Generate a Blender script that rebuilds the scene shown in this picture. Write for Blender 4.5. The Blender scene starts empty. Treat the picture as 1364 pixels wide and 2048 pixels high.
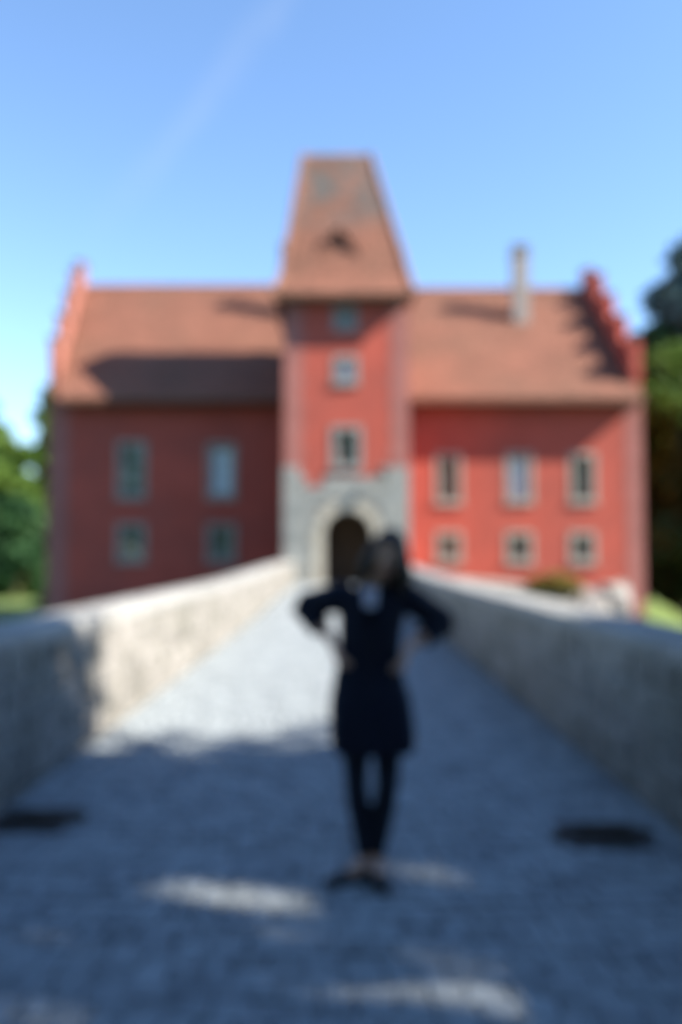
import bpy, bmesh, math, random
import numpy as np
from mathutils import Vector, Matrix, noise as mnoise

random.seed(7); RS = np.random.RandomState(11)
S = bpy.context.scene
COL = S.collection
R = math.radians

# ------------------------------------------------------------------ camera, sky, sun, exposure
cd = bpy.data.cameras.new('camera'); cam = bpy.data.objects.new('camera', cd); COL.objects.link(cam)
cd.sensor_fit = 'VERTICAL'; cd.sensor_height = 36.0; cd.lens = 29.88
cd.clip_start = 0.05; cd.clip_end = 2000
cam.location = (0, 0, 1.55); cam.rotation_euler = (R(90 + 2.896), 0, 0)
# the photograph is out of focus from front to back: the lens is focused far too close
cd.dof.use_dof = True; cd.dof.focus_distance = 0.25; cd.dof.aperture_fstop = 4.9
S.camera = cam
SUN = Vector((1.0, -0.28, 0.82)).normalized()
sl = bpy.data.lights.new('sun', 'SUN'); sl.energy = 5.0; sl.angle = R(0.53); sl.color = (1.0, 0.93, 0.82)
so = bpy.data.objects.new('sun', sl); COL.objects.link(so); so.rotation_euler = (-SUN).to_track_quat('-Z', 'Y').to_euler()
W = bpy.data.worlds.new('World'); S.world = W; W.use_nodes = True
nt = W.node_tree; nt.nodes.clear()
wo = nt.nodes.new('ShaderNodeOutputWorld'); bg = nt.nodes.new('ShaderNodeBackground')
sky = nt.nodes.new('ShaderNodeTexSky'); sky.sky_type = 'NISHITA'; sky.sun_disc = False
sky.sun_elevation = math.asin(SUN.z); sky.sun_rotation = math.atan2(SUN.x, SUN.y)
sky.altitude = 0; sky.air_density = 1.08; sky.dust_density = 0.0; sky.ozone_density = 5.0
# faint wisps of cirrus, fixed on the sky itself
tc = nt.nodes.new('ShaderNodeTexCoord')
def wn(op, *ins, cls='ShaderNodeMath'):
    n = nt.nodes.new(cls); n.operation = op
    for i, v in enumerate(ins):
        if isinstance(v, (int, float, tuple)): n.inputs[i].default_value = v
        else: nt.links.new(v, n.inputs[i])
    return n.outputs[1] if op == 'DOT_PRODUCT' else n.outputs[0]
SA, SB = Vector((-.075, 1.0, .674)).normalized(), Vector((-.213, 1.0, .488)).normalized()   # the streak runs along this arc
SN = SA.cross(SB).normalized(); SM = (SA + SB).normalized()
cn = nt.nodes.new('ShaderNodeTexNoise'); cn.inputs['Scale'].default_value = 9; cn.inputs['Detail'].default_value = 5
nt.links.new(tc.outputs['Generated'], cn.inputs['Vector'])
dist = wn('ABSOLUTE', wn('ADD', wn('DOT_PRODUCT', tc.outputs['Generated'], tuple(SN), cls='ShaderNodeVectorMath'), wn('MULTIPLY', wn('SUBTRACT', cn.outputs[0], .5), .05)))
band = wn('MAXIMUM', wn('SUBTRACT', 1.0, wn('DIVIDE', dist, .022)), 0.0)
along = wn('MAXIMUM', wn('SUBTRACT', 1.0, wn('MULTIPLY', wn('SUBTRACT', 1.0, wn('DOT_PRODUCT', tc.outputs['Generated'], tuple(SM), cls='ShaderNodeVectorMath')), 38.0)), 0.0)
cf = wn('MULTIPLY', wn('MULTIPLY', band, along), wn('MULTIPLY', cn.outputs[0], .16))
mx = nt.nodes.new('ShaderNodeMix'); mx.data_type = 'RGBA'; mx.inputs[7].default_value = (2.8, 3.1, 3.5, 1)
nt.links.new(cf, mx.inputs[0])
nt.links.new(sky.outputs[0], mx.inputs[6]); nt.links.new(mx.outputs[2], bg.inputs[0])
bg.inputs[1].default_value = 0.097
nt.links.new(bg.outputs[0], wo.inputs[0])
S.view_settings.view_transform = 'Standard'; S.view_settings.look = 'None'
S.view_settings.exposure = 1.7; S.view_settings.gamma = 1; S.view_settings.use_curve_mapping = False
S.render.engine = 'CYCLES'; S.cycles.use_denoising = True; S.cycles.max_bounces = 8
S.cycles.caustics_reflective = False; S.cycles.caustics_refractive = False

# ------------------------------------------------------------------ helpers
def mat(name, base, var=0.15, scale=3.0, rough=0.85, bump=0.0, bscale=20.0, rnd=None, second=None, smix=(.5, .7), sscale=1.0, spec=0.3, attr=False, sheen=0, trans=0.0, hfn=None):
    """colour with two scales of noise, optional random value per piece, optional second colour in patches"""
    m = bpy.data.materials.new(name); m.use_nodes = True; t = m.node_tree; N = t.nodes; L = t.links
    b = N['Principled BSDF']; b.inputs['Roughness'].default_value = rough; b.inputs['Specular IOR Level'].default_value = spec
    geo = N.new('ShaderNodeNewGeometry')
    def nz(s, d=6):
        n = N.new('ShaderNodeTexNoise'); n.inputs['Scale'].default_value = s; n.inputs['Detail'].default_value = d
        n.inputs['Roughness'].default_value = .6; L.new(geo.outputs['Position'], n.inputs['Vector']); return n.outputs[0]
    def mixc(f, a, c, mode='MIX'):
        x = N.new('ShaderNodeMix'); x.data_type = 'RGBA'; x.blend_type = mode
        for i, v in ((0, f), (6, a), (7, c)):
            if hasattr(v, 'is_linked') or hasattr(v, 'links'): L.new(v, x.inputs[i])
            else: x.inputs[i].default_value = v if i == 0 else (*v[:3], 1)
        return x.outputs[2]
    def rng(o, a, b_, c, d):
        r = N.new('ShaderNodeMapRange'); L.new(o, r.inputs[0])
        for i, v in enumerate((a, b_, c, d)): r.inputs[i + 1].default_value = v
        return r.outputs[0]
    col = mixc(rng(nz(scale), .3, .7, 0, 1), [c * (1 - var) for c in base], [min(1, c * (1 + var)) for c in base])
    if second is not None:
        col = mixc(rng(nz(sscale, 5), smix[0], smix[1], 0, 1), col, second)
    if hfn is not None:      # a weathering colour that sets in with height on the thing: (colour, z0, z1)
        sx = N.new('ShaderNodeSeparateXYZ'); L.new(geo.outputs['Position'], sx.inputs[0])
        f = rng(sx.outputs[2], hfn[1], hfn[2], 0, 1)
        mu = N.new('ShaderNodeMath'); mu.operation = 'MULTIPLY'; L.new(f, mu.inputs[0]); L.new(rng(nz(.9, 4), .38, .6, .1, 1), mu.inputs[1])
        col = mixc(mu.outputs[0], col, hfn[0])
    if rnd:
        if attr:
            a = N.new('ShaderNodeAttribute'); a.attribute_name = 'rnd'; o = a.outputs['Fac']
        else:
            a = N.new('ShaderNodeObjectInfo'); o = a.outputs['Random']
        v = rng(o, 0, 1, 1 - rnd, 1 + rnd)
        vm = N.new('ShaderNodeVectorMath'); vm.operation = 'SCALE'; L.new(col, vm.inputs[0]); L.new(v, vm.inputs['Scale']); col = vm.outputs[0]
    L.new(col, b.inputs['Base Color'])
    if bump:
        bm_ = N.new('ShaderNodeBump'); bm_.inputs['Strength'].default_value = bump; bm_.inputs['Distance'].default_value = .02
        L.new(nz(bscale, 8), bm_.inputs['Height']); L.new(bm_.outputs[0], b.inputs['Normal'])
    if trans:
        b.inputs['Transmission Weight'].default_value = 0
        tr = N.new('ShaderNodeBsdfTranslucent'); ms = N.new('ShaderNodeMixShader'); ms.inputs[0].default_value = trans
        L.new(col, tr.inputs[0]); L.new(b.outputs[0], ms.inputs[1]); L.new(tr.outputs[0], ms.inputs[2])
        L.new(ms.outputs[0], N['Material Output'].inputs[0])
    return m

def link(name, me, m=None, parent=None, smooth=False, **props):
    o = bpy.data.objects.new(name, me); COL.objects.link(o)
    if m is not None and not me.materials: me.materials.append(m)
    if parent is not None: o.parent = parent
    if smooth: me.polygons.foreach_set('use_smooth', [True] * len(me.polygons))
    for k, v in props.items(): o[k] = v
    return o

def empty(name, loc, label, cat, group=None):
    o = bpy.data.objects.new(name, None); COL.objects.link(o); o.location = loc; o.empty_display_size = .2
    o['label'] = label; o['category'] = cat
    if group: o['group'] = group
    return o

def tag(o, label, cat, group=None):
    o['label'] = label; o['category'] = cat
    if group: o['group'] = group
    return o

class MB:
    """gathers faces; build() links ONE mesh object (world coordinates when the parent sits at the origin)"""
    def __init__(s): s.v = []; s.f = []; s.c = []
    def face(s, pts, c=.5):
        n = len(s.v); s.v += [tuple(p) for p in pts]; s.f.append(tuple(range(n, n + len(pts)))); s.c.append(c); return s
    def add(s, vs, fs, c=.5):
        n = len(s.v); s.v += [tuple(p) for p in vs]; s.f += [tuple(i + n for i in f) for f in fs]; s.c += [c] * len(fs); return s
    def box(s, a, b, c=.5):
        (x0, y0, z0), (x1, y1, z1) = a, b
        v = [(x0, y0, z0), (x1, y0, z0), (x1, y1, z0), (x0, y1, z0), (x0, y0, z1), (x1, y0, z1), (x1, y1, z1), (x0, y1, z1)]
        return s.add(v, [(0, 3, 2, 1), (4, 5, 6, 7), (0, 1, 5, 4), (1, 2, 6, 5), (2, 3, 7, 6), (3, 0, 4, 7)], c)
    def prism(s, poly, ext):
        """poly: list of 3-D points in a plane; ext: extrusion vector"""
        n = len(poly); e = Vector(ext); v = [Vector(p) for p in poly] + [Vector(p) + e for p in poly]
        f = [tuple(range(n)), tuple(range(2 * n - 1, n - 1, -1))] + [(i, i + n, (i + 1) % n + n, (i + 1) % n) for i in range(n)]
        return s.add(v, f)
    def tube(s, pts, rad, seg=10, cap=True, c=.5):
        pts = [Vector(p) for p in pts]; n0 = len(s.v)
        if not hasattr(rad, '__len__'): rad = [rad] * len(pts)
        prev = None
        for i, p in enumerate(pts):
            d = (pts[min(i + 1, len(pts) - 1)] - pts[max(i - 1, 0)]).normalized()
            u = d.orthogonal().normalized() if prev is None else (prev - d * prev.dot(d)).normalized()
            prev = u; w = d.cross(u); r = rad[i]
            for k in range(seg):
                a = 2 * math.pi * k / seg; s.v.append(tuple(p + (u * math.cos(a) + w * math.sin(a)) * r))
        for i in range(len(pts) - 1):
            for k in range(seg):
                a = n0 + i * seg + k; b = n0 + i * seg + (k + 1) % seg; s.f.append((a, b, b + seg, a + seg)); s.c.append(c)
        if cap:
            s.f.append(tuple(n0 + k for k in range(seg - 1, -1, -1))); s.c.append(c)
            m = n0 + (len(pts) - 1) * seg; s.f.append(tuple(m + k for k in range(seg))); s.c.append(c)
        return s
    def mesh(s, name, attr=False, fix=True):
        me = bpy.data.meshes.new(name); me.from_pydata(s.v, [], s.f); 
        if attr:
            a = me.attributes.new('rnd', 'FLOAT', 'FACE'); a.data.foreach_set('value', s.c)
        me.update()
        if fix:
            bm = bmesh.new(); bm.from_mesh(me); bmesh.ops.recalc_face_normals(bm, faces=bm.faces); bm.to_mesh(me); bm.free()
        return me
    def build(s, name, m, parent=None, attr=False, smooth=False, fix=True, **p):
        return link(name, s.mesh(name, attr, fix), m, parent, smooth, **p)

def origin_to(o, loc):
    """put a mesh object's origin at loc without moving it"""
    l = Vector(loc); o.data.transform(Matrix.Translation(-l)); o.location = l

# ------------------------------------------------------------------ materials
M = {}
M['sett'] = mat('sett_stone', (.235, .262, .275), .14, 9, .8, .5, 45, rnd=.15, second=(.155, .175, .19), sscale=3.2, smix=(.45, .7))
M['sett_a'] = mat('sett_stone_joined', (.235, .262, .275), .14, 9, .8, .5, 45, rnd=.15, attr=True, second=(.155, .175, .19), sscale=3.2, smix=(.45, .7))
M['joint'] = mat('sandy_joint', (.17, .175, .175), .2, 30, .95, .6, 80)
M['stone'] = mat('parapet_stone', (.225, .213, .197), .17, 5, .9, .7, 22, rnd=.2, second=(.15, .145, .125), sscale=1.3, smix=(.42, .62))
M['stone_a'] = mat('parapet_stone_joined', (.225, .213, .197), .17, 5, .9, .7, 22, rnd=.2, attr=True, second=(.15, .145, .125), sscale=1.3, smix=(.42, .62))
M['mortar'] = mat('lime_mortar', (0.279, 0.262, 0.234), .15, 6, .95, .8, 35, second=(0.246, 0.238, 0.213), sscale=1.2)
M['coping'] = mat('coping_stone', (0.271, 0.267, 0.254), .16, 4, .9, .6, 25, rnd=.12, second=(0.213, 0.221, 0.197), sscale=2)
M['red'] = mat('red_plaster', (.41, .085, .058), .12, 1.1, .92, .35, 14, second=(.31, .076, .056), sscale=.30, smix=(.42, .72))
M['quoin'] = mat('pale_red_quoin_plaster', (0.328, 0.131, 0.111), .06, 3, .92, .3, 14, rnd=.07)
M['plinth'] = mat('limewashed_plinth', (0.295, 0.262, 0.230), .15, 1.5, .92, .4, 12)
M['tile_a'] = mat('clay_tile', (.218, .094, .062), .16, .6, .85, .25, 30, rnd=.24, attr=True, second=(.185, .088, .058), sscale=.25, smix=(.45, .65))
M['tile_t'] = mat('weathered_clay_tile', (.218, .094, .062), .16, .6, .85, .25, 30, rnd=.24, attr=True, second=(.185, .088, .058), sscale=.25, smix=(.45, .65), hfn=((.10, .10, .095), 16.2, 18.6))
M['ridge'] = mat('ridge_tile', (0.213, 0.102, 0.070), .15, 2, .85, .2, 30)
M['wstone'] = mat('pale_wall_stone', (.36, .33, .30), .2, 3, .9, .6, 14, rnd=.15)
M['gable_plaster'] = mat('sunlit_gable_plaster', (.33, .13, .095), .1, 2, .92, .3, 14, second=(.33, .12, .085), sscale=.8)  # wall red made paler: strong sun on the left gable put into the colour
M['captile'] = mat('weathered_cap_stone', (.10, .10, .09), .2, 4, .9, .3, 20)
M['wood'] = mat('dark_timber', (.10, .065, .042), .3, 4, .8, .3, 20)
M['frame'] = mat('white_window_paint', (0.369, 0.361, 0.336), .05, 5, .6)
M['surround'] = mat('pale_window_surround', (0.312, 0.287, 0.246), .08, 4, .9, .2, 20)
M['surround2'] = mat('grey_window_surround', (0.246, 0.246, 0.230), .08, 4, .9, .2, 20)
M['ashlar'] = mat('grey_ashlar', (.265, .27, .25), .12, 2.5, .88, .4, 18, rnd=.12, second=(.24, .26, .255), sscale=1.1)
M['voussoir'] = mat('pale_voussoir', (.42, .39, .32), .1, 3, .88, .3, 18, rnd=.06)
M['chim'] = mat('chimney_render', (0.295, 0.271, 0.246), .12, 2.5, .9, .4, 14)
M['rock'] = mat('granite_rock', (0.279, 0.258, 0.238), .25, 1.6, .92, .9, 7, second=(0.197, 0.197, 0.164), sscale=.9)
M['grass'] = mat('lawn_grass', (.085, .125, .03), .35, .5, .95, .8, 25, second=(.12, .15, .045), sscale=.12)
M['bank'] = mat('bank_earth', (.14, .15, .07), .4, .8, .95, .8, 12, second=(.20, .17, .12), sscale=.4)
M['water'] = mat('pond_water', (.02, .03, .02), .1, 1, .06, .12, 1.2, spec=.5)
M['bark'] = mat('bark', (.10, .075, .05), .35, 6, .95, .8, 15)
M['litter'] = mat('leaf_litter', (.035, .028, .02), .4, 20, .95, .5, 60)
M['iron'] = mat('cast_iron', (.03, .03, .032), .2, 20, .6, .3, 60)
def glass(name, col):
    m = mat(name, col, .15, .8, .04, spec=.55); return m
M['pane'] = glass('dark_window_glass', (.13, .17, .11)); M['pane_pale'] = glass('window_glass_with_drawn_pale_blind', (.62, .74, .76))

# ------------------------------------------------------------------ ground
def deck_z(y):
    t = min(1, max(0, (y - 14) / 22)); return .24 * t * t * (3 - 2 * t)
def sm(a, b, x):
    t = min(1, max(0, (x - a) / (b - a))); return t * t * (3 - 2 * t)
def terr(x, y):
    d = math.hypot(max(abs(x) - 4, 0) * .8, 0)
    near = -.12                                                     # bank the photographer stands on
    z = near + (-4.2 - near) * sm(-1, 6, y + .15 * mnoise.noise(Vector((x * .2, 0, 0))) * 6)
    far = -2.45 + .25 * mnoise.noise(Vector((x * .05, y * .05, 1))) + .004 * max(0, y - 60)
    z += (far - z) * sm(43.5, 47.5, y)                              # far lawn
    ex, ey = (x - .4) / 18.2, (y - 52) / 13.5                       # the castle's rock
    e = math.hypot(ex, ey)
    isl = -1.0 + .35 * mnoise.noise(Vector((x * .3, y * .3, 5)))
    z = max(z, isl + (-4.4 - isl) * sm(.97, 1.25, e))
    if abs(x) > 130: z += sm(130, 600, abs(x)) * 8
    return z
def axis(*seg):
    out = []
    for a, b, n in seg: out += list(np.linspace(a, b, n, endpoint=False))
    return out + [seg[-1][1]]
xs = axis((-700, -130, 8), (-130, -30, 20), (-30, 30, 60), (30, 130, 20), (130, 700, 8)); ys = axis((-300, -60, 6), (-60, -10, 14), (-10, 12, 24), (12, 70, 70), (70, 200, 30), (200, 900, 8))
g = MB(); g.v = [(x, y, terr(x, y)) for y in ys for x in xs]; nx = len(xs)
g.f = [(j * nx + i, j * nx + i + 1, (j + 1) * nx + i + 1, (j + 1) * nx + i) for j in range(len(ys) - 1) for i in range(nx - 1)]; g.c = [.5] * len(g.f)
ground = g.build('ground', M['grass'], smooth=True, kind='structure')
w = MB().face([(-120, -2, -3.35), (120, -2, -3.35), (120, 75, -3.35), (-120, 75, -3.35)]).build('pond_water', M['water'], kind='structure')

# ------------------------------------------------------------------ bridge and road
XL, XR = -2.08, 1.90
Y0, Y1 = -3.0, 37.95
def arch_profile():
    p = [(Y0, -4.6), (Y0, -.03)]
    n = 24
    for i in range(n + 1):
        y = Y0 + (Y1 - Y0) * i / n; p.append((y, deck_z(y) - .03))
    p.append((Y1, -4.6))
    y = Y1
    spans = [(31.5, 36.5), (24.5, 29.5), (17.5, 22.5), (10.5, 15.5)]
    for a, b in spans:
        p.append((b, -4.6)); 
        for k in range(13):
            t = math.pi * k / 12; c = (a + b) / 2; r = (b - a) / 2; p.append((c + r * math.cos(t), -3.0 + 2.1 * math.sin(t)))
        p.append((a, -4.6))
    return p
bridge = MB().prism([(XL - .56, y, z) for y, z in arch_profile()], (XR - XL + 1.12, 0, 0)).build('bridge', M['mortar'], kind='structure')
rd = MB(); ny = 60
for i in range(ny):
    a = -12 + (Y1 + 12) * i / ny; b = -12 + (Y1 + 12) * (i + 1) / ny
    rd.face([(XL, a, deck_z(a) - .012), (XR, a, deck_z(a) - .012), (XR, b, deck_z(b) - .012), (XL, b, deck_z(b) - .012)])
road = rd.build('road', M['joint'], kind='structure', fix=False)
apron = MB().box((-7, -14, -.4), (7, -3.01, -.022)).build('forecourt', M['joint'], kind='structure')

def pillow(seed, jit, bev, depth):
    """a stone: unit footprint in x,y, thickness along z, front face irregular"""
    r = random.Random(seed); v = []
    c = [(-.5, -.5), (.5, -.5), (.5, .5), (-.5, .5)]
    c = [(x + r.uniform(-jit, jit), y + r.uniform(-jit, jit)) for x, y in c]
    v += [(x, y, -1) for x, y in c]; v += [(x, y, .45 + r.uniform(-.1, .1)) for x, y in c]
    v += [(x * (1 - bev), y * (1 - bev), 1 + r.uniform(-.25, .25)) for x, y in c]
    v.append((0, 0, 1.12))
    f = [(0, 1, 5, 4), (1, 2, 6, 5), (2, 3, 7, 6), (3, 0, 4, 7), (4, 5, 9, 8), (5, 6, 10, 9), (6, 7, 11, 10), (7, 4, 8, 11), (8, 9, 12), (9, 10, 12), (10, 11, 12), (11, 8, 12)]
    return np.array(v), f
PV = [pillow(s, .045, .2, 1) for s in range(8)]
def pieces(lst, name, joined_name, m, m_a, parent, near=300, key=None):
    """lst: (location, (sx,sy,sz), 3x3 rotation). The nearest are objects of their own, the rest one joined part."""
    meshes = []
    for k, (v, f) in enumerate(PV):
        me = bpy.data.meshes.new(name); me.from_pydata([tuple(p) for p in v], [], f); me.materials.append(m)
        me.polygons.foreach_set('use_smooth', [i > 3 for i in range(len(f))]); meshes.append(me)
    lst = sorted(lst, key=key)
    for i, (loc, sc, rot) in enumerate(lst[:near]):
        o = bpy.data.objects.new(name, meshes[i * 5 % 8]); COL.objects.link(o); o.parent = parent
        o.matrix_local = Matrix.Translation(Vector(loc) - parent.location) @ rot.to_4x4() @ Matrix.Diagonal((*sc, 1))
    mb = MB()
    for i, (loc, sc, rot) in enumerate(lst[near:]):
        v, f = PV[i * 3 % 8]; w_ = (v * np.array(sc)) @ np.array(rot.transposed()) + (np.array(loc) - np.array(parent.location))
        mb.add(w_.tolist(), f, random.random())
    if mb.f: mb.build(joined_name, m_a, parent, attr=True, smooth=True, fix=False, kind='stuff')

# setts in slightly wandering rows
lst = []; y = -3.0; I3 = Matrix.Identity(3)
while y < Y1 - .1:
    d = random.uniform(.105, .135) if y < 16 else random.uniform(.2, .25)
    x = XL + .02
    while x < XR - .04:
        wd = random.uniform(.10, .155) if y < 16 else random.uniform(.2, .28)
        wd = min(wd, XR - x); bow = .10 * ((x - XL - 2) / 2) ** 2
        yy = y + bow + random.uniform(-.006, .006)
        lst.append(((x + wd / 2, yy + d / 2, deck_z(yy) + random.uniform(-.003, .004)), (wd * .93, d * .93, .011), Matrix.Rotation(random.uniform(-.05, .05), 3, 'Z')))
        x += wd
    y += d
def skey(a):
    x, y_, z = a[0]; vis = y_ > 2.95 and abs(x) < .41 * y_
    return (0 if vis else 1, math.hypot(x, y_))
pieces(lst, 'cobblestone', 'cobbled_paving', M['sett'], M['sett_a'], road, 300, skey)

# parapets
def parapet(xin, side, label):
    H = .94; T = .48
    w_ = empty('stone_parapet', (xin, Y0, 0), label, 'parapet wall', 'parapets along the bridge')
    mb = MB(); n = 30; xo = xin + side * T
    for i in range(n):
        a = Y0 + (Y1 - Y0) * i / n; b = Y0 + (Y1 - Y0) * (i + 1) / n
        za, zb = deck_z(a) + H, deck_z(b) + H
        P = lambda x, yy, z: (x - xin, yy - Y0, z)
        mb.face([P(xin, a, -.2), P(xin, b, -.2), P(xin, b, zb), P(xin, a, za)]); mb.face([P(xo, a, -.2), P(xo, b, -.2), P(xo, b, zb), P(xo, a, za)])
        mb.face([P(xin, a, za), P(xo, a, za), P(xo, b, zb), P(xin, b, zb)])
    mb.face([P(xin, Y0, -.2), P(xo, Y0, -.2), P(xo, Y0, H), P(xin, Y0, H)])
    mb.build('wall_core', M['mortar'], w_)
    st = []; z = .0; r = random.Random(3 if side < 0 else 5)
    hs = [.2, .16, .22, .15, .2, .07 + 0]
    rot = Matrix(((0, 0, -side), (1, 0, 0), (0, 1, 0)))   # local x -> y, y -> z, z -> -side x
    for h in hs[:5] + [0.07]:
        if h < .1: break
        y = Y0
        while y < Y1 - .15:
            L_ = r.uniform(.2, .48) if r.random() > .15 else r.uniform(.12, .2)
            L_ = min(L_, Y1 - y)
            hh = h
            zz = deck_z(y + L_ / 2) + z + hh / 2 + r.uniform(-.012, .012) + .02
            tilt = Matrix.Rotation(r.uniform(-.06, .06), 3, 'X')
            st.append(((xin, y + L_ / 2, zz), (L_ * .9, hh * .88, r.uniform(.012, .032)), tilt @ rot))
            y += L_
        z += h
    pieces(st, 'stone', 'stonework', M['stone'], M['stone_a'], w_, 300, lambda a: (0 if a[0][1] > 4.2 else 1, abs(a[0][1] - 4)))
    y = Y0; k = 0
    while y < Y1 - .2:
        L_ = min(r.uniform(.55, .85), Y1 - y); a, b = y + .008, y + L_ - .008; j = r.uniform(-.008, .008)
        prof = [(-side * .035, H - .0), (-side * .035, H + .07), (-side * .01, H + .105), (side * T * .5, H + .125 + j), (side * T + side * .01, H + .105), (side * T + side * .035, H + .07), (side * T + side * .035, H)]
        mb = MB(); za, zb = deck_z(a), deck_z(b); q = []
        for yy, zz in ((a, za), (b, zb)):
            for px, pz in prof: q.append((px + r.uniform(-.006, .006), yy - Y0, pz + zz + r.uniform(-.006, .006)))
        m_ = len(prof); mb.add(q, [tuple(range(m_)), tuple(range(2 * m_ - 1, m_ - 1, -1))] + [(i, i + m_, (i + 1) % m_ + m_, (i + 1) % m_) for i in range(m_)])
        mb.build('coping_stone', M['coping'], w_); y += L_
    return w_
parapet(XL, -1, 'low rubble stone parapet left of the road, its far half bright in the sun')
parapet(XR, 1, 'low rubble stone parapet right of the road, its inner face in shadow')

# ------------------------------------------------------------------ castle
castle = empty('castle', (0, 0, 0), 'red plastered castle with a tall gate tower, tiled roofs and stepped gables behind the bridge', 'castle')
def wall_xz(name, x0, x1, z0, z1, y, holes, th=.35, m='red'):
    """wall whose face is at y (towards -y), with rectangular holes and their reveals"""
    xsn = sorted({x0, x1, *[h[0] for h in holes], *[h[2] for h in holes]}); zsn = sorted({z0, z1, *[h[1] for h in holes], *[h[3] for h in holes]})
    mb = MB()
    for i in range(len(xsn) - 1):
        for j in range(len(zsn) - 1):
            cx, cz = (xsn[i] + xsn[i + 1]) / 2, (zsn[j] + zsn[j + 1]) / 2
            if any(h[0] < cx < h[2] and h[1] < cz < h[3] for h in holes): continue
            mb.face([(xsn[i], y, zsn[j]), (xsn[i + 1], y, zsn[j]), (xsn[i + 1], y, zsn[j + 1]), (xsn[i], y, zsn[j + 1])])
    for a, b, c, d in holes:
        mb.face([(a, y, b), (a, y + th, b), (a, y + th, d), (a, y, d)]); mb.face([(c, y, b), (c, y, d), (c, y + th, d), (c, y + th, b)])
        mb.face([(a, y, d), (a, y + th, d), (c, y + th, d), (c, y, d)]); mb.face([(a, y, b), (c, y, b), (c, y + th, b), (a, y + th, b)])
    return mb.build(name, M[m], castle, fix=False)
def window(x0, z0, x1, z1, y, nx_, nz_, pm='pane', sur='surround', lab=None):
    """outer size of the plaster surround; the hole is 0.2 smaller on each side"""
    b = .22
    hx0, hz0, hx1, hz1 = x0 + b, z0 + b, x1 - b, z1 - b
    wn = MB(); p = .035
    for q in (((x0, y - p, z0), (hx0, y + .02, z1)), ((hx1, y - p, z0), (x1, y + .02, z1)), ((hx0, y - p, hz1), (hx1, y + .02, z1)), ((hx0, y - p, z0), (hx1, y + .02, hz0))): wn.box(*q)
    o = wn.build('window', M[sur], castle)
    if lab: o['label'] = lab
    MB().box((x0 - .06, y - .11, z0 - .07), (x1 + .06, y - .036, z0 + .05)).build('sill', M[sur], o)
    fy = y + .24; f = MB(); t = .055
    f.box((hx0, fy - .03, hz0), (hx0 + t, fy + .03, hz1)); f.box((hx1 - t, fy - .03, hz0), (hx1, fy + .03, hz1))
    f.box((hx0 + t, fy - .03, hz1 - t), (hx1 - t, fy + .03, hz1)); f.box((hx0 + t, fy - .03, hz0), (hx1 - t, fy + .03, hz0 + t))
    gx = [hx0 + t + (hx1 - hx0 - 2 * t) * i / nx_ for i in range(nx_ + 1)]; gz = [hz0 + t + (hz1 - hz0 - 2 * t) * i / nz_ for i in range(nz_ + 1)]
    for gx_ in gx[1:-1]: f.box((gx_ - .022, fy - .022, hz0 + t), (gx_ + .022, fy + .022, hz1 - t))
    for gz_ in gz[1:-1]: f.box((hx0 + t, fy - .018, gz_ - .018), (hx1 - t, fy + .018, gz_ + .018))
    f.build('frame', M['frame'], o)
    for i in range(nx_):
        for j in range(nz_):
            dy = random.uniform(-.004, .004); dz = random.uniform(-.004, .004)
            MB().face([(gx[i], fy + .006 + dy, gz[j]), (gx[i + 1], fy + .006 - dy, gz[j]), (gx[i + 1], fy + .006 - dy + dz, gz[j + 1]), (gx[i], fy + .006 + dy + dz, gz[j + 1])]).build('pane', M[pm], o, fix=False)
    MB().box((hx0, fy + .05, hz0), (hx1, fy + .10, hz1)).build('blind', M['surround'] if pm == 'pane_pale' else M['wood'], o)
    return (hx0, hz0, hx1, hz1)
YW = 42.3; YT = 38.0
Lh = []; Rh = []; Th = []
for (a, b, c, d, pm) in ((-11.22, 4.35, -9.72, 7.25, 'pane'), (-6.72, 4.35, -5.24, 7.15, 'pane_pale')): Lh.append(window(a, b, c, d, YW, 2, 4, pm))
for (a, b, c, d, pm) in ((-11.18, 1.2, -9.7, 3.12, 'pane'), (-6.7, 1.2, -5.22, 3.12, 'pane')): Lh.append(window(a, b, c, d, YW, 2, 2, pm, 'surround'))
for (a, b, c, d, pm) in ((4.7, 4.1, 6.06, 6.62, 'pane'), (8.22, 4.15, 9.62, 6.66, 'pane_pale'), (11.4, 4.15, 12.76, 6.66, 'pane')): Rh.append(window(a, b, c, d, YW, 2, 4, pm))
for (a, b, c, d, pm) in ((4.7, 1.2, 6.04, 2.72, 'pane'), (8.18, 1.15, 9.58, 2.72, 'pane'), (11.35, 1.15, 12.7, 2.72, 'pane')): Rh.append(window(a, b, c, d, YW, 2, 2, pm))
Th.append(window(-.36, 11.72, .74, 12.85, YT, 2, 2, 'pane', 'surround2')); Th.append(window(-.34, 9.25, .78, 10.55, YT, 2, 2, 'pane_pale', 'surround2')); Th.append(window(-.45, 5.42, .95, 7.35, YT, 2, 3, 'pane', 'surround2'))
TX0, TX1, TY1 = -2.55, 3.05, 44.0
wall_xz('wall', -14.45, TX0, -1.6, 9.95, YW, Lh); wall_xz('wall', TX1, 15.05, -1.6, 9.95, YW, Rh)
# tower: plaster above the stone gate storey
GX0, GX1, GC, GR, GZ = -.77, 1.43, .33, 1.10, 2.46      # archway
wall_xz('tower_wall', TX0, TX1, 4.45, 13.35, YT, Th)
tw = MB()
tw.face([(TX1, YT, -1.6), (TX1, TY1, -1.6), (TX1, TY1, 13.35), (TX1, YT, 13.35)]); tw.face([(TX0, YT, -1.6), (TX0, YT, 13.35), (TX0, TY1, 13.35), (TX0, TY1, -1.6)]); tw.face([(TX0, TY1, 8), (TX0, TY1, 13.35), (TX1, TY1, 13.35), (TX1, TY1, 8)])
tw.build('tower_side_wall', M['red'], castle)
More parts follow.
